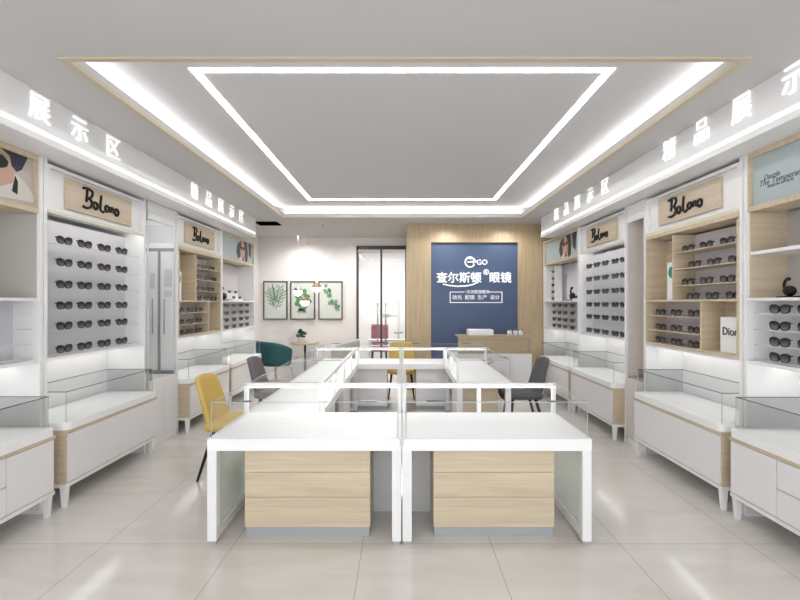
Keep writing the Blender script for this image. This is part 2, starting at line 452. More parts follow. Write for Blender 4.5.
# ------------------------------------------------------------------ botanical pictures
def leaf_shape(mb, cx, cz, ang, ln, wd, y=-.0265, n=5):
    pts = []
    for i in range(n+1): 
        t_ = i/n; pts.append((ln*t_, wd*math.sin(PI*t_)**.8))
    for i in range(n-1, 0, -1):
        t_ = i/n; pts.append((ln*t_, -wd*math.sin(PI*t_)**.8))
    ca, sa = math.cos(ang), math.sin(ang)
    vs = [(cx+ca*a-sa*b_, y-.0012, cz+sa*a+ca*b_) for a, b_ in pts]
    vs += [(x, y, z) for x, _, z in vs]
    n2 = len(pts)
    mb.add(vs, [list(range(n2)), list(range(n2, 2*n2))[::-1]] + [(i, (i+1) % n2, n2+(i+1) % n2, n2+i) for i in range(n2)])
PXS = 9.53/460
for k, (px0, px1, lab) in enumerate([(263.5, 287.5, 'thin sprigs of grey green leaves, leftmost of three'),
                                     (290.5, 315, 'large green monstera leaves, middle of three'),
                                     (318.5, 342.5, 'round dark green leaves, rightmost of three')]):
    xa, xb = (px0-402)*PXS, (px1-402)*PXS
    za, zb_ = 1.5+(303-319.5)*PXS, 1.5+(303-281.2)*PXS
    w_, h_ = (xb-xa), zb_-za
    f = empty('picture', ((xa+xb)/2, YB, za))
    tag(f, 'black framed print of '+lab, 'picture', 'botanical prints on the back wall')
    fr = MB(); e = .02
    fr.box(-w_/2, w_/2, -.04, -.001, 0, e); fr.box(-w_/2, w_/2, -.04, -.001, h_-e, h_)
    fr.box(-w_/2, -w_/2+e, -.04, -.001, e, h_-e); fr.box(w_/2-e, w_/2, -.04, -.001, e, h_-e)
    fr.build('picture_frame', DARKFR, f)
    MB().box(-w_/2+e, w_/2-e, -.026, -.002, e, h_-e).build('print', PAPER, f)
    a = MB(); a2 = MB()
    if k == 0:
        for (bx, bz, an, L_) in ((0, .15, 1.57, .5), (-.02, .2, 2.1, .42), (.02, .2, 1.0, .45), (0, .3, 1.9, .36), (.01, .3, 1.2, .38)):
            for j in range(9):
                r_ = L_*(.15+.1*j); s_ = 1 if j % 2 else -1
                leaf_shape(a, bx+.62*r_*math.cos(an), bz+r_*math.sin(an), an+s_*.45, .12, .014)
        a.build('leaves', LEAF3, f)
    elif k == 1:
        for j in range(15):
            an = j*2.4; r_ = .02+.006*j
            leaf_shape(a, r_*math.cos(an), .42+1.5*r_*math.sin(an), an, .10, .045, -.0265-.0005*j)
        a.build('leaves', LEAF2, f)
        for j in range(7):
            leaf_shape(a2, -.1+.03*j, .14+.03*(j % 2), 1.1+.2*j, .10, .025, -.035)
        a2.build('leaves', LEAF3, f)
    else:
        random.seed(9)
        for j in range(13):
            x_ = -.12+.02*j+random.uniform(-.04, .04); z_ = .68-.035*j+random.uniform(-.05, .05)
            leaf_shape(a, x_, z_, random.uniform(0, 6), .085, .036, -.0265-.0014*j)
        a.build('leaves', LEAF3, f)
        for j in range(6):
            leaf_shape(a2, -.06+.04*j, .62-.07*j, j*1.3, .07, .03, -.05)
        a2.build('leaves', LEAF2, f)

# ------------------------------------------------------------------ chairs
def grid_surf(fn, nu, nv, thick):
    """closed slab around fn(u,v) -> (point, normal)"""
    mb = MB(); fr, bk = [], []
    for i in range(nu+1):
        for j in range(nv+1):
            p_, n_ = fn(i/nu, j/nv); p_ = Vector(p_); n_ = Vector(n_).normalized()
            fr.append(p_+n_*thick/2); bk.append(p_-n_*thick/2)
    N = len(fr); idx = lambda i, j: i*(nv+1)+j
    fs = []
    for i in range(nu):
        for j in range(nv):
            q_ = (idx(i, j), idx(i+1, j), idx(i+1, j+1), idx(i, j+1))
            fs.append(q_); fs.append(tuple(N+k for k in q_[::-1]))
    for i in range(nu):
        fs.append((idx(i+1, 0), idx(i, 0), N+idx(i, 0), N+idx(i+1, 0)))
        fs.append((idx(i, nv), idx(i+1, nv), N+idx(i+1, nv), N+idx(i, nv)))
    for j in range(nv):
        fs.append((idx(0, j), idx(0, j+1), N+idx(0, j+1), N+idx(0, j)))
        fs.append((idx(nu, j+1), idx(nu, j), N+idx(nu, j), N+idx(nu, j+1)))
    mb.add(fr+bk, fs); return mb

def make_chair(m, label):
    r = empty('chair'); tag(r, label, 'chair', 'seating around the island counters')
    # seat: faces +y
    def seat(u, v):
        x = (u-.5)*.46*(1-.12*abs(2*v-1)**3*(1 if v > .5 else .3)); y = -.2+v*.43
        z = .435+.03*(abs(2*u-1)**3)-.02*max(0, v-.85)*6
        return (x, y, z), (0, 0, 1)
    s = grid_surf(seat, 10, 10, .075).build('seat', m, r, True, sub=1)
    def back(u, v):
        w_ = .45*(1-.10*v-.22*max(0, v-.62)**1.3)
        a_ = (2*u-1)
        x = a_*w_/2; y = -.205-.10*v+.085*abs(a_)**2.2*(1-.35*v); z = .43+v*.44-.035*abs(a_)**4*max(0, v-.6)*2
        return (x, y, z), (-a_*.5, 1, .2)
    grid_surf(back, 12, 12, .04).build('backrest', m, r, True, sub=1)
    for x in (-1, 1):
        MB().tube((x*.20, .17, 0), (x*.15, .13, .41), .010, .019).build('leg', BLACK, r, True)
        MB().tube((x*.20, -.25, 0), (x*.15, -.13, .41), .010, .019).build('leg', BLACK, r, True)
    return r
ch = make_chair(YEL, 'mustard yellow chair with black legs left of the front counter')
ch.location = (-1.47, 4.06, 0); ch.rotation_euler = (0, 0, -PI/2)
def clone_chair(src, loc, rz, label, m=None):
    c_ = copy_tree(src); c_.location = loc; c_.rotation_euler = (0, 0, rz); c_['label'] = label
    if m:
        for k_ in KIDS(c_):
            if k_.name.split('.')[0] in ('seat', 'backrest'):
                k_.data = k_.data.copy(); k_.data.materials.clear(); k_.data.materials.append(m)
    return c_
clone_chair(ch, (-1.48, 5.4, 0), -PI/2, 'warm grey chair left of the long left island counter', GREYF2)
clone_chair(ch, (1.38, 5.35, 0), PI/2, 'charcoal chair right of the right island counter', GREYF)
clone_chair(ch, (-.01, 7.32, 0), PI+.0, 'mustard yellow chair behind the back counters in the centre')

# teal armchair
def armchair(m, loc, rz, label, legm):
    r = empty('armchair', loc, rz); tag(r, label, 'armchair', 'armchairs in the lounge')
    def shell(u, v):
        a_ = math.radians(-200+220*u) ; R_ = .32+.03*v
        x = R_*math.cos(a_); y = R_*.92*math.sin(a_)
        top = .80-.16*(abs(2*u-1)**2.5)
        z = .36+v*(top-.36)
        return (x, y, z), (math.cos(a_), math.sin(a_), 0)
    grid_surf(shell, 20, 5, .07).build('backrest', m, r, True, sub=1)
    MB().lathe([(.0, .33), (.24, .33), (.28, .36), (.28, .43), (.25, .46), (0, .465)], 0, .02).build('seat', m, r, True)
    for x in (-1, 1):
        for y in (-1, 1): MB().tube((x*.27, y*.24, 0), (x*.2, y*.17, .35), .009, .014).build('leg', legm, r, True)
    return r
armchair(TEAL, (-2.38, 8.66, 0), -2.2+PI/2, 'dark teal barrel armchair on brass legs left of the round table', BRASS)
armchair(LGREY, (-1.18, 9.0, 0), 1.4, 'light grey armchair right of the round table', BRASS)
# round table
rt = empty('round_table', (-1.93, 9.16, 0)); tag(rt, 'small round cafe table with brown top on a black pedestal', 'table')
MB().lathe([(.0, .685), (.27, .685), (.285, .70), (.285, .71), (.0, .711)], n=36).build('tabletop', OAKX, rt, True)
MB().lathe([(.19, 0), (.19, .012), (.03, .03), (.022, .05), (.022, .66), (.06, .684)], n=20).build('pedestal', BLACK, rt, True)
pt = empty('potted_plant', (-2.0, 9.16, .711)); tag(pt, 'small dark green leafy plant in a slim brass stand on the round table', 'plant')
MB().path([(-.07, 0, .005), (.07, 0, .005), (.06, 0, .17), (-.06, 0, .17), (-.07, 0, .005)], .005).build('stand', BRASS, pt, True)
MB().lathe([(.025, .0), (.035, .09), (.03, .1)], n=16).build('pot', WHITE, pt, True)
b = MB()
for j in range(26):
    a_ = j*2.4; rr = .01+.07*random.random(); zz = .12+.14*random.random()
    b.sphere((rr*math.cos(a_), rr*math.sin(a_)*.6, zz), .035, 7, 5, (1, .7, .6))
b.build('foliage', LEAF, pt, True)
tr = empty('tray', (-1.80, 9.12, .7115)); tag(tr, 'small pale tray on the round table', 'tray')
MB().lathe([(.0, 0), (.07, 0), (.085, .012), (.08, .012), (.068, .004), (0, .004)], n=20).build('dish', WHITE, tr, True)

# pendant globes
for (px, py, cap, w_) in ((298, 291.7, CHROME, 'silver capped, leftmost of the three'), (316.7, 288, COPPER, 'copper capped, highest on the right'),
                          (304.7, 301.7, COPPER, 'copper capped, lowest in the middle')):
    x, z = (px-402)*9.0/460, 1.5+(303-py)*9.0/460
    r = empty('pendant_lamp', (x, 9.0, z)); tag(r, 'round white pendant lamp over the round table, '+w_, 'lamp', 'pendant lamps in the lounge')
    MB().sphere((0, 0, 0), .09, 20, 12).build('globe', LAMPG, r, True)
    prof = [(math.sin(t_)*.094, math.cos(t_)*.094) for t_ in [k*math.radians(80)/8 for k in range(9)]][::-1]
    MB().lathe([(max(a_, .003), b_) for a_, b_ in prof], n=20).build('cap', cap, r, True)
    MB().tube((0, 0, .09), (0, 0, ZC-z), .0015, n=5).build('cord', LGREY, r)

# ------------------------------------------------------------------ reception desk
dk = empty('reception_desk', (.885, 7.25, 0)); tag(dk, 'wood and white reception desk in front of the blue panel', 'desk')
DL = 1.155
MB().box(0, DL, 0, .45, .955, .98).build('desktop', OAKD, dk, bevel=.003)
MB().box(0.0, DL-.05, .012, .03, .70, .955).build('wood_front', OAKD, dk)
MB().box(DL-.048, DL, .0, .43, .70, .955).build('side_panel', OAKD, dk)
MB().box(-.12, DL+.005, .0, .44, .0, .698).build('lower_body', WHITE, dk, bevel=.003)
o = blob_box((-.2, .2, -.13, .13, 0, .095), 'printer', WHITE_TOP, None, .012); o.location = (1.26, 7.45, .98)
tag(o, 'low white box shaped machine on the reception desk', 'printer')
for k, x in enumerate((1.72, 1.815, 1.90, 1.97)[:3]):
    r = empty('jar', (x+.01, 7.40, .98)); tag(r, ['left white jar on the reception desk', 'middle white jar on the reception desk', 'right white jar on the reception desk'][k], 'jar', 'jars on the reception desk')
    MB().lathe([(.034, 0), (.04, .065), (.036, .07)], n=16).build('jar_body', WHITE_TOP, r, True)
    MB().lathe([(.0365, .0701), (.0365, .09), (.01, .094)], n=16).build('lid', CHROME, r, True)
bd = empty('display_board', (1.53, 7.225, 0)); tag(bd, 'pale printed board with grey sketches leaning on the reception desk', 'board')
MB().box(-.17, .17, -.012, .0, .0, .66).build('board', mat('board_print', (.70, .64, .64), .6), bd)
b = MB()
for x_, z_ in ((-.0, .40), (.07, .40), (.02, .33)): b.add(*(lambda c_: (c_.v, c_.f))(MB().path([(x_+.03*math.cos(a_), -.0135, z_+.025*math.sin(a_)) for a_ in [k*2*PI/10 for k in range(11)]], .006, 5)))
b.build('sketch', LGREY, bd)
tr = empty('oval_mirror', (1.34, 7.12, 0)); tag(tr, 'small brown framed oval standing mirror beside the display board', 'mirror')
MB().path([(.07*math.cos(a_), 0, .60+.035*math.sin(a_)) for a_ in [k*2*PI/16 for k in range(17)]], .008).build('mirror_frame', COPPER, tr, True)
MB().sphere((0, 0, .60), .062, 16, 8, (1, .06, .5)).build('mirror_plate', LGREY, tr, True)
MB().lathe([(.07, 0), (.07, .01), (.008, .02), (.008, .56)], n=12).build('stand', COPPER, tr, True)

# ------------------------------------------------------------------ island counters
def island(Lx, D, loc, rz, label, front='wood', g='island display counters', modesty=None):
    r = empty('island_counter', loc, rz); tag(r, label, 'display counter', g)
    zt, zs = .657, .582
    top = MB().box(0, Lx, 0, D, zs, zt).build('countertop', WHITE_TOP, r, bevel=.004)
    lw = .058
    for x in (0, Lx-lw):
        for y in (0.005, D-lw-.005):
            leg = MB().box(x, x+lw, y, y+.058, .018, zs).build('leg', WHITE, r, bevel=.003)
            MB().box(x+.006, x+lw-.006, y+.006, y+.052, 0, .018).build('foot', PLINTH, leg)
        MB().box(x+.008, x+lw-.008, .063, D-.063, .02, .075).build('bottom_rail', WHITE_TOP, r)
        if front == 'wood': MB().box(x+lw/2-.004, x+lw/2+.004, .063, D-.063, .075, zs).build('side_glass', GLASSF, r)
    # drawer cabinet hung below
    bx0, bx1, by0, by1 = .20, Lx-.20, .125, .54*D/.63
    cb = MB()
    cb.box(bx0, bx1, by0, by1, .055, zs).build('drawer_cabinet', OAKY, r)
    cab = KIDS(r)[-1]
    zz = [.058, .252, .4125, zs-.002]
    for k in range(3):
        MB().box(bx0, bx1, by0-.018, by0-.001, zz[k]+.0015, zz[k+1]-.0015).build('drawer', OAKX, cab)
    MB().box(bx0+.003, bx1-.003, by1, by1+.006, .055, zs-.002).build('back_panel', DOORW, cab)
    MB().box(bx0+.006, bx1-.006, by0-.01, by1-.01, 0.0, .055).build('plinth', PLINTH, cab)
    if modesty:
        a0, a1 = (bx1, Lx-.064) if modesty == 'right' else (.064, bx0)
        MB().box(a0, a1, .46, .475, .0, zs).build('modesty_panel', DOORW, r)
    # glass case and white back rail
    gz = .880; ins = .02
    gc = MB()
    gc.box(ins, Lx-ins, ins, ins+.006, zt, gz)
    gc.box(ins, ins+.006, ins+.006, D-.03, zt, gz); gc.box(Lx-ins-.006, Lx-ins, ins+.006, D-.03, zt, gz)
    case = gc.build('glass_case', GLASS, r)
    ge = MB()
    ge.box(ins-.001, Lx-ins+.001, ins-.001, ins+.004, gz-.001, gz+.0035)
    ge.box(ins-.001, ins+.003, ins-.001, ins+.003, zt, gz); ge.box(Lx-ins-.003, Lx-ins+.001, ins-.001, ins+.003, zt, gz)
    ge.box(ins-.001, ins+.004, ins, D-.03, gz-.001, gz+.0035); ge.box(Lx-ins-.004, Lx-ins+.001, ins, D-.03, gz-.001, gz+.0035)
    ge.build('glass_edge', EDGEL, case)
    for c0 in (Lx-.27, .15):
        MB().box(c0, c0+.12, ins-.006, ins+.01, gz+.0036, gz+.010).build('clip', EDGE, case)
    rl = MB(); w_ = .03
    rl.box(0, Lx, D-w_, D, gz-.0245, gz+.004)
    for x in (0, Lx/2-w_/2, Lx-w_): rl.box(x, x+w_, D-w_, D, zt, gz-.0245)
    rl.build('back_rail', WHITE_TOP, r, bevel=.002)
    MB().box(w_+.01, Lx/2-.03, D-w_+.008, D-.008, gz-.0285, gz-.0247).build('fill_strip', FILLR, r)  # glowing strips added under the rail to brighten the countertop
    MB().box(Lx/2+.03, Lx-w_-.01, D-w_+.008, D-.008, gz-.0285, gz-.0247).build('fill_strip', FILLR, r)
    return r
island(1.205, .70, (-1.21, 2.85, 0), 0, 'left of the two front white counters with a pale wood drawer box', modesty='right')
island(1.175, .70, (.003, 2.85, 0), 0, 'right of the two front white counters with a pale wood drawer box', modesty='left')
island(1.40, .59, (-1.205, 4.96, 0), -PI/2, 'nearer white glass sided counter in the left row of the island', 'plain')
island(1.41, .59, (-1.205, 6.375, 0), -PI/2, 'farther white glass sided counter in the left row of the island', 'plain')
island(1.42, .59, (1.18, 4.95, 0), PI/2, 'white glass sided counter on the right side of the island', 'plain')
island(1.185, .60, (1.18, 6.98, 0), PI, 'right counter of the back row of the island', 'plain')
island(1.195, .60, (-.008, 6.98, 0), PI, 'left counter of the back row of the island', 'plain')
o = MB().box(-.009, .011, -.004, .0, -.022, .022).build('counter_clamp', CHROME); o.location = (-.004, 2.8495, .64)
tag(o, 'small metal clamp joining the two front counters', 'clamp')

# ------------------------------------------------------------------ wall counters (low cabinets with glass cases)
def wall_counter(side, y_near, y_far, label, drawers=None, near_round=False):
    base = BASE_L if side == 'L' else BASE_R
    sg = -1 if side == 'L' else 1
    Lx = y_far-y_near
    loc = (sg*base, y_near if side == 'L' else y_far, 0)
    r = empty('wall_counter', loc, ROT[side]); tag(r, label, 'display counter', 'low display counters along the walls')
    # legs and rail
    for x in (.03, Lx-.03):
        for y in (.03, .44):
            s_ = 1 if x < Lx/2 else -1
            m_ = MB(); t0, t1 = .014, .022
            m_.add([(x-t0, y-t0, 0), (x+t0, y-t0, 0), (x+t0, y+t0, 0), (x-t0, y+t0, 0),
                    (x-t1, y-t1, .15), (x+t1, y-t1, .15), (x+t1, y+t1, .15), (x-t1, y+t1, .15)],
                   [(0, 3, 2, 1), (4, 5, 6, 7), (0, 1, 5, 4), (1, 2, 6, 5), (2, 3, 7, 6), (3, 0, 4, 7)])
            m_.build('leg', WHITE, r)
    MB().box(0, Lx, .0, .47, .15, .176).build('base_rail', WHITE, r)
    MB().box(0, Lx, .004, .47, .176, .57).build('carcass', OAKY, r)
    # doors
    fz0, fz1 = .188, .540
    if drawers:
        d0, d1 = drawers
        MB().box(.018, d0-.002, -.006, .003, fz0, fz1).build('door', DOORW, r) if d0 > .1 else None
        if d1 < Lx-.1: MB().box(d1+.002, Lx-.018, -.006, .003, fz0, fz1).build('door', DOORW, r)
        zm = (fz0+fz1)/2
        lo_, hi_ = max(d0, .018)+.002, min(d1, Lx-.018)-.002
        for z0_, z1_ in ((fz0, zm-.003), (zm+.003, fz1)):
            MB().box(lo_, hi_, -.006, .003, z0_, z1_).build('drawer', DOORW, r)
    else:
        MB().box(.018, Lx-.018, -.006, .003, fz0, fz1).build('door', DOORW, r)
    MB().box(.0, Lx, -.008, .003, .545, .570).build('wood_strip', OAKX, r)
    # slab, rounded corners in plan
    pts = []
    rr = .05; x0, x1, y0, y1 = 0, Lx, -.014, .47
    for (cx, cy, a0) in ((x1-rr, y0+rr, -90), (x1, y1, None), (x0, y1, None), (x0+rr, y0+rr, 180)):
        if a0 is None: pts.append((cx, cy))
        else:
            for k in range(6):
                a_ = math.radians(a0+18*k); pts.append((cx+rr*math.cos(a_), cy+rr*math.sin(a_)))
    MB().prism(pts, .57, .624).build('slab', WHITE_TOP, r)
    # glass case
    a, z0, z1 = .03, .624, .845
    gc = MB()
    gc.box(a, Lx-a, .02, .025, z0, z1); gc.box(a, a+.005, .025, .46, z0, z1); gc.box(Lx-a-.005, Lx-a, .025, .46, z0, z1)
    gc.box(a+.005, Lx-a-.005, .025, .46, z1-.005, z1)
    case = gc.build('glass_case', GLASS, r)
    ge = MB()
    ge.box(a-.001, Lx-a+.001, .018, .023, z1-.002, z1+.003)
    ge.box(a-.001, a+.004, .018, .46, z1-.002, z1+.003); ge.box(Lx-a-.004, Lx-a+.001, .018, .46, z1-.002, z1+.003)
    ge.box(a-.001, Lx-a+.001, .455, .46, z1-.002, z1+.003)
    ge.build('glass_edge', EDGE, case)
    gv = MB()
    gv.box(a-.001, a+.002, .018, .021, z0, z1); gv.box(Lx-a-.002, Lx-a+.001, .018, .021, z0, z1)
    gv.build('glass_edge', EDGEL, case)
    return r
wall_counter('R', 1.87, 3.226, 'low white counter at the right edge with stacked drawers', (.41, .95))
wall_counter('R', 3.306, 4.56, 'long low white counter in the middle of the right wall')
wall_counter('R', 5.01, 6.27, 'low white counter past the right glass cabinet')
wall_counter('R', 6.35, 7.66, 'farthest low white counter on the right wall')
wall_counter('L', 1.94, 3.245, 'low white counter at the left edge with stacked drawers', (.42, .90))
wall_counter('L', 3.352, 4.58, 'long low white counter in the middle of the left wall')
wall_counter('L', 5.25+.04, 6.52, 'low white counter behind the yellow chair on the left wall')
wall_counter('L', 6.60, 8.0, 'farthest low white counter on the left wall')

# ------------------------------------------------------------------ sunglasses
def make_glasses():
    r = empty('sunglasses')
    fr = MB()
    def rim(cx, sgn):
        pts_o, pts_i = [], []
        for k in range(14):
            a_ = 2*PI*k/14
            c_, s_ = math.cos(a_), math.sin(a_)
            rx, rz = .034, .027
            x = rx*abs(c_)**.8*(1 if c_ > 0 else -1); z = rz*abs(s_)**.8*(1 if s_ > 0 else -1)
            x += sgn*.004*z/rz*1.0
            pts_o.append((cx+x, .027+z)); pts_i.append((cx+x*.86, .027+z*.84+.0))
        return pts_o, pts_i
    lens_pts = []
    for cx, sg_ in ((-.037, -1), (.037, 1)):
        po, pi_ = rim(cx, sg_)
        n = len(po)
        vs = [(x, 0, z) for x, z in po]+[(x, 0, z) for x, z in pi_]+[(x, .006, z) for x, z in po]+[(x, .006, z) for x, z in pi_]
        fs = []
        for k in range(n):
            k2 = (k+1) % n
            fs += [(k, k2, n+k2, n+k), (2*n+k2, 2*n+k, 3*n+k, 3*n+k2), (k2, k, 2*n+k, 2*n+k2), (n+k, n+k2, 3*n+k2, 3*n+k)]
        fr.add(vs, fs); lens_pts.append(pi_)
    fr.box(-.009, .009, 0, .005, .036, .042)
    fr.build('frame', BLACK, r)
    for pi_ in lens_pts:
        n = len(pi_)
        MB().add([(x, .002, z) for x, z in pi_]+[(x, .004, z) for x, z in pi_],
                 [list(range(n)), list(range(n, 2*n))[::-1]]+[(k, (k+1) % n, n+(k+1) % n, n+k) for k in range(n)]).build('lens', LENS, r)
    for sg_ in (-1, 1):
        m_ = MB()
        m_.path([(sg_*.070, .004, .042), (sg_*.070, .014, .042), (sg_*.062, .020+.006*(sg_ > 0), .041), (-sg_*.03, .020+.006*(sg_ > 0), .036), (-sg_*.045, .020+.006*(sg_ > 0), .026)], .0028, 6)
        m_.build('temple', BLACK, r)
    return r
nt = LENS.node_tree
tc = nt.nodes.new('ShaderNodeTexCoord'); sp = nt.nodes.new('ShaderNodeSeparateXYZ'); cr = nt.nodes.new('ShaderNodeMapRange')
rp = nt.nodes.new('ShaderNodeValToRGB'); rp.color_ramp.elements[0].color = (.16, .155, .165, 1); rp.color_ramp.elements[1].color = (.02, .02, .024, 1)
cr.inputs[1].default_value = .008; cr.inputs[2].default_value = .042
nt.links.new(tc.outputs['Object'], sp.inputs[0]); nt.links.new(sp.outputs[2], cr.inputs[0]); nt.links.new(cr.outputs[0], rp.inputs[0])
nt.links.new(rp.outputs[0], nt.nodes['Principled BSDF'].inputs['Base Color'])   # graduated tint of the lenses
GL = [None]
GCOUNT = 0
def glasses(unit, x, d, z, label, group, sc=1.0):
    """unit = (side, origin y)"""
    side, y0 = unit
    sg = -1 if side == 'L' else 1
    base = BASE_L if side == 'L' else BASE_R
    wy = y0+x if side == 'L' else y0-x
    o = GL[0]
    if o is None:
        o = make_glasses(); GL[0] = o
    else:
        o = copy_tree(o)
    o.location = (sg*(base+d), wy, z); o.rotation_euler = (0, 0, ROT[side]); o.scale = (sc, sc, sc)
    tag(o, label, 'sunglasses', group)
ROWN = ['top', 'second', 'third', 'fourth', 'fifth', 'bottom']
COLN = ['leftmost', 'second from left', 'third from left', 'fourth from left', 'fifth from left']
def glasses_grid(unit, xs, zs, where, group, d=.165, sc=1.16):
    for i, z in enumerate(zs):
        rn = ('bottom' if i == len(zs)-1 else ROWN[i])
        for j, x in enumerate(xs):
            glasses(unit, x, d, z, 'black sunglasses %s in the %s row of %s' % (COLN[j], rn, where), group, sc)

# ------------------------------------------------------------------ wall display units
def logo_strokes(m, parent, cx, cz, y, w):
    """hand drawn brush lettering"""
    s = w/4.4
    def P(x, z): return (cx-w/2+x*s, y, cz+(z-.85)*s)
    def ring(x0, z0, rx, rz, a0=0, a1=360, n=14):
        return [P(x0+rx*math.cos(math.radians(a0+(a1-a0)*k/n)), z0+rz*math.sin(math.radians(a0+(a1-a0)*k/n))) for k in range(n+1)]
    strokes = [
        [P(.0, 1.52), P(.25, 1.6), P(.65, 1.62), P(1.0, 1.5), P(1.02, 1.25), P(.8, 1.0), P(.55, .92)],
        [P(.45, 1.58), P(.42, 1.1), P(.35, .62)],
        [P(.55, .92), P(.85, .85), P(.98, .6), P(.8, .3), P(.4, .18), P(.0, .25)],
        ring(1.35, .55, .24, .25), 
        [P(2.0, 1.45), P(1.92, .9), P(1.88, .38), P(2.15, .22), P(2.4, .35)],
        ring(2.68, .6, .22, .22),
        [P(3.1, .4), P(3.12, .78), P(3.3, .8), P(3.45, .65), P(3.48, .4)],
        ring(3.85, .55, .23, .25),
    ]
    b_ = MB()
    for st in strokes: b_.path(st, .100*s, 7)
    return b_.build('brush_lettering', BLACK, parent, True)

def unit_base(side, y_near, y_far, name, label):
    base = BASE_L if side == 'L' else BASE_R
    sg = -1 if side == 'L' else 1
    r = empty(name, (sg*base, y_near if side == 'L' else y_far, 0), ROT[side])
    tag(r, label, 'display unit', 'tall wall display units')
    Lx = y_far-y_near
    for x in (.004, Lx-.036):
        MB().box(x, x+.032, .12, .505, 0, 2.544).build('side_panel', WHITE, r, bevel=.002)
    MB().box(.036, Lx-.036, .49, .505, .60, 2.544).build('back_panel', WHITE, r)
    # bottom shelf of the upper part, with a hidden fill strip added under it
    sh = MB().box(.036, Lx-.036, .125, .49, 1.078, 1.10).build('bottom_shelf', WHITE, r)
    MB().box(.06, Lx-.06, .36, .375, 1.070, 1.0775).build('fill_strip', FILLSH, r)
    return r, Lx, (side, y_near if side == 'L' else y_far)

LIPM = mat('cream_lip', (0.70, 0.66, 0.54), 0.4)
def header_sign(r, Lx, lip=LIPM):
    h = MB().box(.036, Lx-.036, .150, .30, 2.185, 2.515).build('header', WHITE, r)
    e = MB(); x0, x1 = .036, Lx-.036
    e.box(x0, x1, .122, .1495, 2.185, 2.205); e.box(x0, x1, .122, .1495, 2.49, 2.515)
    e.box(x0, x0+.03, .122, .1495, 2.205, 2.49); e.box(x1-.03, x1, .122, .1495, 2.205, 2.49)
    e.build('header_border', WHITE, h)
    MB().box(.036, Lx-.036, .118, .1235, 2.160, 2.1845).build('header_lip', lip, h)
    pw = .85; c = Lx/2
    pl = MB().box(c-pw/2, c+pw/2, .128, .1495, 2.228, 2.468).build('name_plaque', OAKP, r, bevel=.002)
    logo_strokes(MATS['black_satin'], pl, c-.0, 2.35, .124, .50)
    MB().box(.06, Lx-.06, .124, .136, 2.175, 2.1845).build('fill_strip', FILLSH, r)  # added out of sight behind the lip to brighten the panel below

def rails(r, zs, x0, x1, d0=.16, d1=.31, m=None):
    b_ = MB()
    for z in zs: b_.box(x0, x1, d0+.002, d0+.016, z-.006, z-.0005)
    b_.build('glasses_rail', m or GREYP, r)

ZR6 = [1.954, 1.783, 1.613, 1.450, 1.293, 1.116]
ZR4 = [1.430, 1.320, 1.214, 1.112]
def sign_unit(side, yn, yf, label, xs, where, group):
    r, Lx, u = unit_base(side, yn, yf, 'sign_display_unit', label)
    header_sign(r, Lx)
    MB().box(.036, Lx-.036, .31, .325, 1.10, 2.15).build('display_panel', GREYP, r)
    rails(r, ZR6, .05, Lx-.05)
    glasses_grid(u, xs, ZR6, where, group)
    return r

def comp_unit(side, yn, yf, label, where, group):
    r, Lx, u = unit_base(side, yn, yf, 'compartment_display_unit', label)
    header_sign(r, Lx)
    x0, x1, xm, xb = .036, Lx-.036, .48, .865
    z0, z1, zm = 1.10, 2.15, 1.52
    t_ = .020
    w_ = MB()
    w_.box(x0, x1, .115, .40, z1-.03, z1+.005)
    w_.box(x0, x1, .115, .40, z0+.0005, z0+.022)
    w_.box(x0, x0+t_, .115, .40, z0+.022, z1-.045); w_.box(x1-t_, x1, .115, .40, z0+.022, z1-.045)
    w_.box(xm, xm+t_, .118, .31, zm+.01, z1-.045)
    w_.box(xb, xb+t_, .118, .31, z0+.022, zm-.008)
    w_.box(x0+t_, x1-t_, .118, .31, zm-.008, zm+.010)
    w_.build('wooden_dividers', OAKY, r)
    MB().box(x0+t_, xm, .31, .325, zm, z1-.045).build('wooden_back', OAKX, r)
    MB().box(xb+t_, x1-t_, .31, .325, z0+.02, zm).build('wooden_back', OAKX, r)
    MB().box(xm, x1-t_, .311, .325, zm, z1-.045).build('pale_back', LILAC, r)
    MB().box(x0+t_, xb+t_, .311, .325, z0+.02, zm).build('pale_back', LILAC, r)
    zu = [1.945, 1.80, 1.655]
    for z in zu: MB().box(xm+t_, x1-t_, .12, .31, z-.008, z).build('shelf', OAKX, r)
    zl = [1.385, 1.245]
    for z in zl: MB().box(x0+t_, xb, .12, .31, z-.008, z).build('shelf', OAKX, r)
    off = [0, .09, 0, .07]
    for i, z in enumerate(zu+[zm+.010]):
        for j, xx in enumerate((.62, .86, 1.10)):
            glasses(u, xx+off[i], .17, z+.0005, 'black sunglasses %s on the %s shelf of the upper block, %s' % (['left', 'middle', 'right'][j], ['top', 'second', 'third', 'lowest'][i], where), group, 1.08)
    for i, z in enumerate(zl+[z0+.022]):
        for j, xx in enumerate((.20, .45, .70)):
            glasses(u, xx+.0, .17, z+.0005, 'black sunglasses %s on the %s shelf of the lower block, %s' % (['left', 'middle', 'right'][j], ['top', 'middle', 'bottom'][i], where), group, 1.08)
    return r, u

def wpt(u, x, d, z):
    side, y0 = u
    return ((-BASE_L-d) if side == 'L' else (BASE_R+d), y0+x if side == 'L' else y0-x, z)

def poly(mb, pts, y, th=.0015):
    """flat shape in local x-z facing -y"""
    n = len(pts)
    mb.add([(x, y-th, z) for x, z in pts]+[(x, y, z) for x, z in pts],
           [list(range(n)), list(range(n, 2*n))[::-1]]+[(k, (k+1) % n, n+(k+1) % n, n+k) for k in range(n)])
    return mb
def ell(cx, cz, rx, rz, n=20, rot=0):
    out = []
    for k in range(n):
        a_ = 2*PI*k/n; x, z = rx*math.cos(a_), rz*math.sin(a_)
        out.append((cx+x*math.cos(rot)-z*math.sin(rot), cz+x*math.sin(rot)+z*math.cos(rot)))
    return out

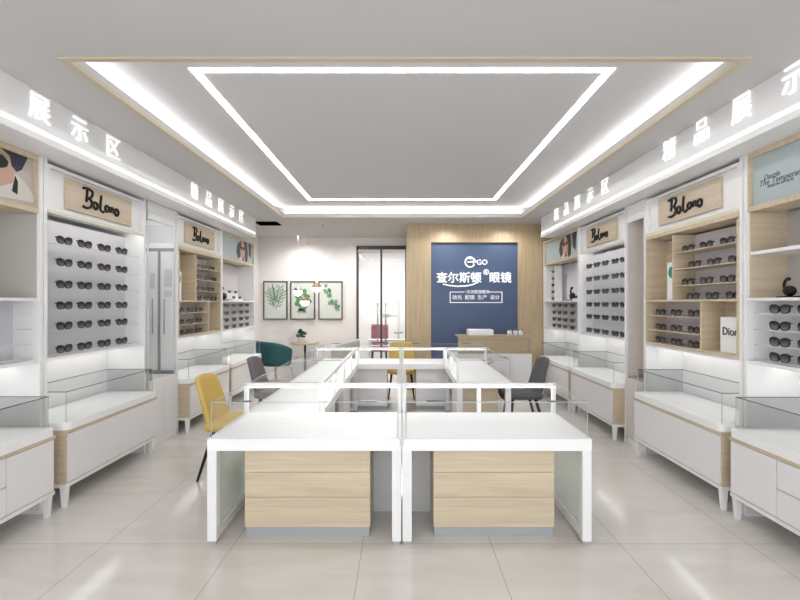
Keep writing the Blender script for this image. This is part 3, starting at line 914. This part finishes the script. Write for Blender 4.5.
POSTB = mat('poster_pale_blue', (0.42, 0.49, 0.51), 0.4)
POSTG = mat('poster_warm_grey', (0.50, 0.44, 0.40), 0.4)
SKIN = mat('poster_skin', (0.55, 0.34, 0.26), 0.5)
NAVY = mat('poster_navy_hat', (0.02, 0.022, 0.05), 0.5)
CREAM = mat('poster_cream_coat', (0.62, 0.60, 0.55), 0.5)
HAIR = mat('poster_dark_hair', (0.03, 0.022, 0.022), 0.5)
HAIRB = mat('poster_fair_hair', (0.42, 0.33, 0.2), 0.5)
MAGE = mat('poster_dark_red', (0.18, 0.02, 0.03), 0.5)
INK = mat('poster_ink', (0.09, 0.09, 0.10), 0.5)

def poster_unit(side, yn, yf, label, poster, inner, gcols, where, group, gsc=1.08):
    r, Lx, u = unit_base(side, yn, yf, 'poster_display_unit', label)
    x0, x1 = .036, Lx-.036
    zp0, zp1 = 2.17, 2.52
    # wood framed poster
    f = MB()
    f.box(x0, x1, .125, .33, zp0-.035, zp0); f.box(x0, x1, .125, .33, zp1-.015, zp1+.023)
    f.box(x0, x0+.018, .125, .33, zp0, zp1-.015); f.box(x1-.018, x1, .125, .33, zp0, zp1-.015)
    fo = f.build('poster_frame', OAKY, r)
    xa, xb, y = x0+.018, x1-.018, .15
    ps = MB().box(xa, xb, y, y+.02, zp0, zp1-.015).build('poster', {'hat': POSTG}.get(poster, POSTB), r)
    H = zp1-.015-zp0; 
    if poster == 'hat':
        def P_(px, py):
            Y = 2.60*460/(402-px); return (Y-yn, 1.5+(303-py)*Y/460)
        def q_(lst, m_, nm, dy):
            poly(MB(), [(max(xa, min(xb, a_)), max(zp0, min(zp0+H, b_))) for a_, b_ in lst], y-dy).build(nm, m_, ps)
        q_([P_(35, 203), P_(33, 195), P_(25, 183), P_(17, 175), P_(12, 174), P_(5, 184), P_(0, 186), (.90, zp0+.07), (.80, zp0)], CREAM, 'coat', .0005)
        q_([P_(14.7, 175.5), P_(17.5, 182), P_(17, 194.5), P_(11.5, 191)], BLACK, 'strap', .0022)
        q_([P_(13, 166), P_(13.5, 176), P_(12, 183), P_(0, 186), (.95, zp0+.05), (.90, zp0+.2), P_(0, 150), P_(9, 154)], SKIN, 'face', .0022)
        q_([P_(10, 148), P_(12, 158), P_(4, 160), P_(-5, 156), (.93, zp0+.25), (.95, zp0+.31), P_(0, 142)], HAIRB, 'hair', .0030)
        q_([P_(27, 149), P_(26, 160), P_(21, 170), P_(16, 172), P_(11, 166), P_(9, 156), P_(0, 146), (.90, zp0+.28), (.82, zp0+.335), P_(0, 132)], NAVY, 'hat', .0042)
        q_([P_(7.5, 162), P_(6, 167), P_(0, 168), P_(-8, 160), P_(-4, 153), P_(2, 155)], LENS, 'sunglass_lens', .0060)
        q_([(a_-.14, b_) for a_, b_ in (P_(7.5, 160), P_(6, 165), P_(0, 166), P_(-8, 158), P_(-4, 153), P_(2, 155))], LENS, 'sunglass_lens', .0060)
    elif poster == 'text':
        for body, sz_, lx, lz in (('Dazzle', .050, .10, .175), ('The Temperance', .056, .06, .14), ('MAISON OPTICAL', .026, .13, .108)):
            tb = text_mb(body, sz_, .0015, 0, 'LEFT')
            tb.v = [(a_+.3*c_, b_, c_) for a_, b_, c_ in tb.v]
            shift(tb, xa+lx, y-.001, zp0+lz).build('lettering', INK, ps)
    else:
        c = xa+(xb-xa)*.66
        def q_(lst, m_, nm, dy):
            poly(MB(), [(max(xa, min(xb, a_)), max(zp0, min(zp0+H, b_))) for a_, b_ in lst], y-dy).build(nm, m_, ps)
        q_(ell(c, zp0+.08, .24, .16), CREAM, 'shirt', .0005)
        q_(ell(c-.02, zp0+.20, .12, .15), SKIN, 'face', .0022)
        q_([(c-.22, zp0+.03), (c-.30, zp0+.14), (c-.26, zp0+.26), (c-.12, zp0+.33), (c-.08, zp0+.27), (c-.15, zp0+.2), (c-.13, zp0+.08)], HAIR, 'hair', .004)
        q_([(c+.0, zp0+.335), (c+.09, zp0+.22), (c+.06, zp0+.08), (c+.10, zp0+.0), (c+.20, zp0+.03), (c+.22, zp0+.18), (c+.18, zp0+.335)], HAIR, 'hair', .004)
        q_([(c+.24, zp0+.335), (c+.27, zp0+.14), (c+.36, zp0+.08), (c+.42, zp0+.335)], HAIR, 'hair', .004)
        q_([(c-.06, zp0+.02), (c-.0, zp0+.09), (c+.06, zp0+.02)], MAGE, 'scarf', .0045)
        q_(ell(c-.08, zp0+.215, .045, .03), LENS, 'sunglass_lens', .0055)
        q_(ell(c+.03, zp0+.22, .045, .03), LENS, 'sunglass_lens', .0055)
    # open compartment
    zc = 1.535
    MB().box(x0, x1, .125, .49, zc-.02, zc).build('shelf', WHITE, r, bevel=.001)
    m1 = {'empty': GREYS, 'wood': GREYS, 'white': LILAC}[inner]
    MB().box(x0, x1, .40, .415, zc, zp0-.036).build('compartment_back', m1, r)
    m2 = {'empty': GREYS, 'wood': OAKX, 'white': WHITE}[inner]
    for xs_ in (x0, x1-.010):
        MB().box(xs_, xs_+.010, .14, .40, zc, zp0-.036).build('compartment_side', OAKY if inner == 'wood' else m2, r)
    if inner in ('empty', 'wood'):
        dm, dz = (.14, .023) if inner == 'wood' else (.37, .008)
        MB().box(x0+.011, x1-.011, dm, .40, 1.835, 1.835+dz).build('middle_shelf', WHITE if inner == 'wood' else GREYS, r)
    # glasses panel
    MB().box(x0, x1, .31, .325, 1.10, zc-.02).build('display_panel', GREYP, r)
    rails(r, ZR4, .05, Lx-.05)
    glasses_grid(u, gcols, ZR4, where, group, sc=gsc)
    return r, u

sign_unit('L', 3.30, 4.62, 'tall left display unit with name plaque and six rows of sunglasses', [.27, .50, .75, 1.00], 'the near left sign unit', 'sunglasses on the near left sign panel')
sign_unit('R', 4.97, 6.31, 'tall right display unit beyond the glass cabinet with plaque and six rows', [.24, .48, .72, .98, 1.19], 'the far right sign unit', 'sunglasses on the far right sign panel')
rR2, uR2 = comp_unit('R', 3.266, 4.60, 'tall right display unit with plaque above wooden compartments', 'right unit', 'sunglasses in the right wooden compartments')
rL3, uL3 = comp_unit('L', 5.25, 6.56, 'tall left display unit with plaque above wooden compartments', 'left unit', 'sunglasses in the left wooden compartments')
_, uR1 = poster_unit('R', 1.85, 3.266, 'tall display unit at the right edge with a pale blue lettered poster', 'text', 'wood', [.26, .48, .70, .92], 'the near right poster unit', 'sunglasses under the near right poster', 1.15)
_, uL1 = poster_unit('L', 1.90, 3.30, 'tall display unit at the left edge with a poster of a person in a hat', 'hat', 'empty', [.20, .45, .70, .92], 'the near left poster unit', 'sunglasses under the near left poster')
_, uR4 = poster_unit('R', 6.31, 7.88, 'farthest right display unit with a small portrait poster', 'portrait', 'white', [.42, .66, .92, 1.21], 'the far right poster unit', 'sunglasses under the far right poster')
_, uL4 = poster_unit('L', 6.56, 8.05, 'farthest left display unit with a small portrait poster', 'portrait', 'white', [.31, .62, .93, 1.22], 'the far left poster unit', 'sunglasses under the far left poster')

# vertical divider with glasses in the far right unit, and figurines
def figurine(u, x, d, z, label, sc=1.0):
    o = empty('figurine', wpt(u, x, d, z), ROT[u[0]]); o.scale = (sc, sc, sc)
    tag(o, label, 'figurine', 'black figurines on the shelves')
    MB().box(-.09, .09, -.04, .04, 0, .014).build('plinth', BLACK, o, bevel=.003)
    b_ = MB(); b_.sphere((0.01, 0, .06), .05, 14, 9, (1.3, .7, .95))
    b_.build('body', BLACK, o, True)
    n_ = MB(); n_.path([(-.03, 0, .07), (-.05, 0, .11), (-.035, 0, .15), (-.015, 0, .165)], .013)
    n_.sphere((-.005, 0, .165), .02, 10, 7, (1.3, .8, .9))
    n_.build('neck_and_head', BLACK, o, True)
    return o
figurine(uR1, .20+.02, .26, 1.535, 'black bird like figurine on the shelf of the near right poster unit', .75)
figurine(uL4, .38, .25, 1.535, 'black figurine on the shelf of the far left poster unit', 1.15)
figurine(uR4, .98, .25, 1.535, 'black figurine on the shelf of the far right poster unit', 1.15)
for k, (u, x, nm) in enumerate(((uL4, .80, 'left'), (uR4, 1.30, 'right'))):
    st = empty('glasses_riser', wpt(u, x, .24, 1.535), ROT[u[0]])
    tag(st, 'white two tier riser on the shelf of the far %s poster unit' % nm, 'stand', 'white risers')
    wd_ = .24 if k == 0 else .12
    MB().box(-wd_, wd_, -.06, .10, 0, .03).build('lower_tier', WHITE, st)
    MB().box(-wd_, wd_, .02, .10, .03, .12).build('upper_tier', WHITE, st)
    for j, (dx, zz, dd) in enumerate(((-.14, .03, -.055), (.12, .03, -.055), (-.12, .12, .02), (.14, .12, .02)) if k == 0 else ((0, .03, -.055), (0, .12, .02))):
        glasses(u, x+dx, .24+dd, 1.535+zz+.0005, 'black sunglasses on the %s of the white riser, far %s poster unit' % ((['lower tier left', 'lower tier right', 'upper tier left', 'upper tier right'] if k == 0 else ['lower tier', 'upper tier'])[j], nm), 'sunglasses on white risers', .8)
# left strip of narrow shelves in the far right unit: glass stand with stacked glasses
gs = empty('glasses_tower', wpt(uR4, .24, .2, 1.535), ROT['R'])
tag(gs, 'white tower rack holding a column of sunglasses in the far right poster unit', 'rack')
tw = MB(); tw.box(-.10, -.09, 0, .12, 0, .58); tw.box(.09, .10, 0, .12, 0, .58)
for k in range(5): tw.box(-.09, .09, 0, .12, .01+.11*k, .016+.11*k)
tw.build('rack_frame', WHITE, gs)
for k in range(5):
    glasses(uR4, .24, .205, 1.535+.0165+.11*k, 'black sunglasses on the %s level from the bottom of the white tower rack' % ORD[k], 'sunglasses on the tower rack', .95)

# green and white cards
for u, xx, lab in ((uR2, .40, 'small white card with a green patch in the tall right compartment'), (uL3, .13, 'small white card with a green patch in the tall left compartment')):
    cd = empty('display_card', wpt(u, xx, .16, 1.5305), ROT[u[0]]); tag(cd, lab, 'card', 'display cards')
    MB().box(-.065, .065, 0, .006, 0, .34).build('card', WHITE, cd)
    m_ = bpy.data.materials.get('green_print') or mat('green_print', (0.02, .28, .16), .6)
    poly(MB(), ell(0, .25, .05, .055, 8), -.0003).build('green_patch', m_, cd)

# white box with brand lettering
bxo = empty('gift_box', wpt(uR2, 1.145, .17, 1.1225), ROT['R']); tag(bxo, 'white box with black lettering in the lower right wooden compartment', 'box')
MB().box(-.115, .115, 0, .08, 0, .27).build('box_body', WHITE, bxo, bevel=.002)
text('Dior', .085, .002, INK, bxo, (-.01, -.0016, .16), .0012, 'lettering')

# small cards lying in the counters
SILV = mat('etched_silver', (0.45, 0.46, 0.47), 0.4, .2)

# ------------------------------------------------------------------ tall glass cabinets
def glass_cabinet(side, yn, yf, label, pinkish):
    base = BASE_L if side == 'L' else BASE_R
    sg = -1 if side == 'L' else 1
    Lx = yf-yn
    r = empty('glass_cabinet', (sg*base, yn if side == 'L' else yf, 0), ROT[side])
    tag(r, label, 'display cabinet', 'tall glass cabinets')
    d0, d1 = .125, .485
    MB().box(.0, Lx, d0, d1, 0.0, .06).build('plinth', WHITE, r)
    lb = MB().box(.0, Lx, d0, d1, .06, .70).build('lower_cabinet', mat('blush_lacquer', (.68, .62, .59), .4) if pinkish else WHITE, r)
    for a0, a1 in ((.01, Lx/2-.002), (Lx/2+.002, Lx-.01)):
        MB().box(a0, a1, d0-.012, d0-.0005, .07, .69).build('door', DOORW if not pinkish else MATS['blush_lacquer'], lb)
    MB().box(.0, Lx, d1-.02, d1, .70, 2.54).build('back_panel', LGREYP if not pinkish else BLUSH, r)
    gp = MB(); 
    gp.box(.0, Lx, d0, d0+.006, .70, 2.44)
    nx = (0, .006) if side == 'L' else (Lx-.006, Lx)
    gp.box(nx[0], nx[1], d0+.006, d1-.02, .70, 2.44)
    gp.build('glass_panes', GLASS, r)
    ed = MB(); e = .010
    for x in (0, Lx-e): ed.box(x, x+e, d0-.002, d0+e, .70, 2.44)
    ed.box(0, Lx, d0-.002, d0+e, 2.43, 2.44)
    ed.build('glass_edge', LGREYP, r)
    tp = MB().box(0, Lx, d0, d1, 2.44, 2.54)
    tp.box(0, Lx, d0+.007, d0+.02, 2.36, 2.44)  # lower fascia added to screen the left cabinet's fill strip
    nx2 = (.007, .02) if side == 'L' else (Lx-.02, Lx-.007)
    tp.box(nx2[0], nx2[1], d0+.02, d1-.02, 2.36, 2.44)
    tp.build('top_panel', WHITE, r)
    if side == 'L': MB().box(.035, .27, d0+.025, d0+.045, 2.425, 2.4395).build('fill_strip', FILLCAB, r)  # unseen glowing strip added to brighten the end panel
    # far end panel framed like a double door, with grey bars and handles
    fx = (Lx-.03, Lx-.012) if side == 'L' else (.012, .03)
    ep = MB().box(fx[0], fx[1], d0+.012, d1-.02, .72, 2.43).build('end_panel', WHITE if not pinkish else BLUSH, r)
    s0, s1 = (fx[0]-.014, fx[0]-.0005) if side == 'L' else (fx[1]+.0005, fx[1]+.014)
    if not pinkish:
        bb = MB()
        bb.box(s0, s1, d0+.012, d1-.02, 2.085, 2.12); bb.box(s0, s1, d0+.012, d1-.02, .70, .74)
        c_ = (d0+d1)/2-.005
        bb.box(s0, s1, c_-.012, c_+.012, .74, 2.085)
        bb.build('grey_bars', CHROMED, ep)
        for dc in (-.065, .065):
            MB().tube((s0-.01, c_+dc, 1.15), (s0-.01, c_+dc, 1.55), .007).build('handle', CHROME, ep, True)
        nb = MB(); nb.box(s0+.005, s1, c_-.14, c_-.06, 1.68, 1.88); nb.box(s0+.005, s1, c_+.05, c_+.10, 1.66, 1.84)
        nb.box(s0+.005, s1, c_-.14, c_-.06, 1.57, 1.64)
        nb.box(s0+.005, s1, d0+.03, d1-.03, 2.18, 2.38)
        nb.build('notice', GREYP, ep)
    return r
LGREYP = mat('pale_grey_panel', (0.78, 0.78, 0.79), 0.4)
BLUSH = mat('blush_panel', (0.76, 0.69, 0.63), 0.5)
FILLCAB = mat('cabinet_fill_light', (1, 1, 1), .5, emit=(1, 1, 1), es=14)  # glow of the strip added inside the left cabinet
CHROMED = mat('brushed_grey_bar', (0.28, 0.28, 0.29), 0.4, .3)
glass_cabinet('L', 4.66, 5.245, 'tall glass cabinet with grey barred end panel on the left wall', False)
glass_cabinet('R', 4.605, 4.965, 'narrow tall glass cabinet with blush interior on the right wall', True)
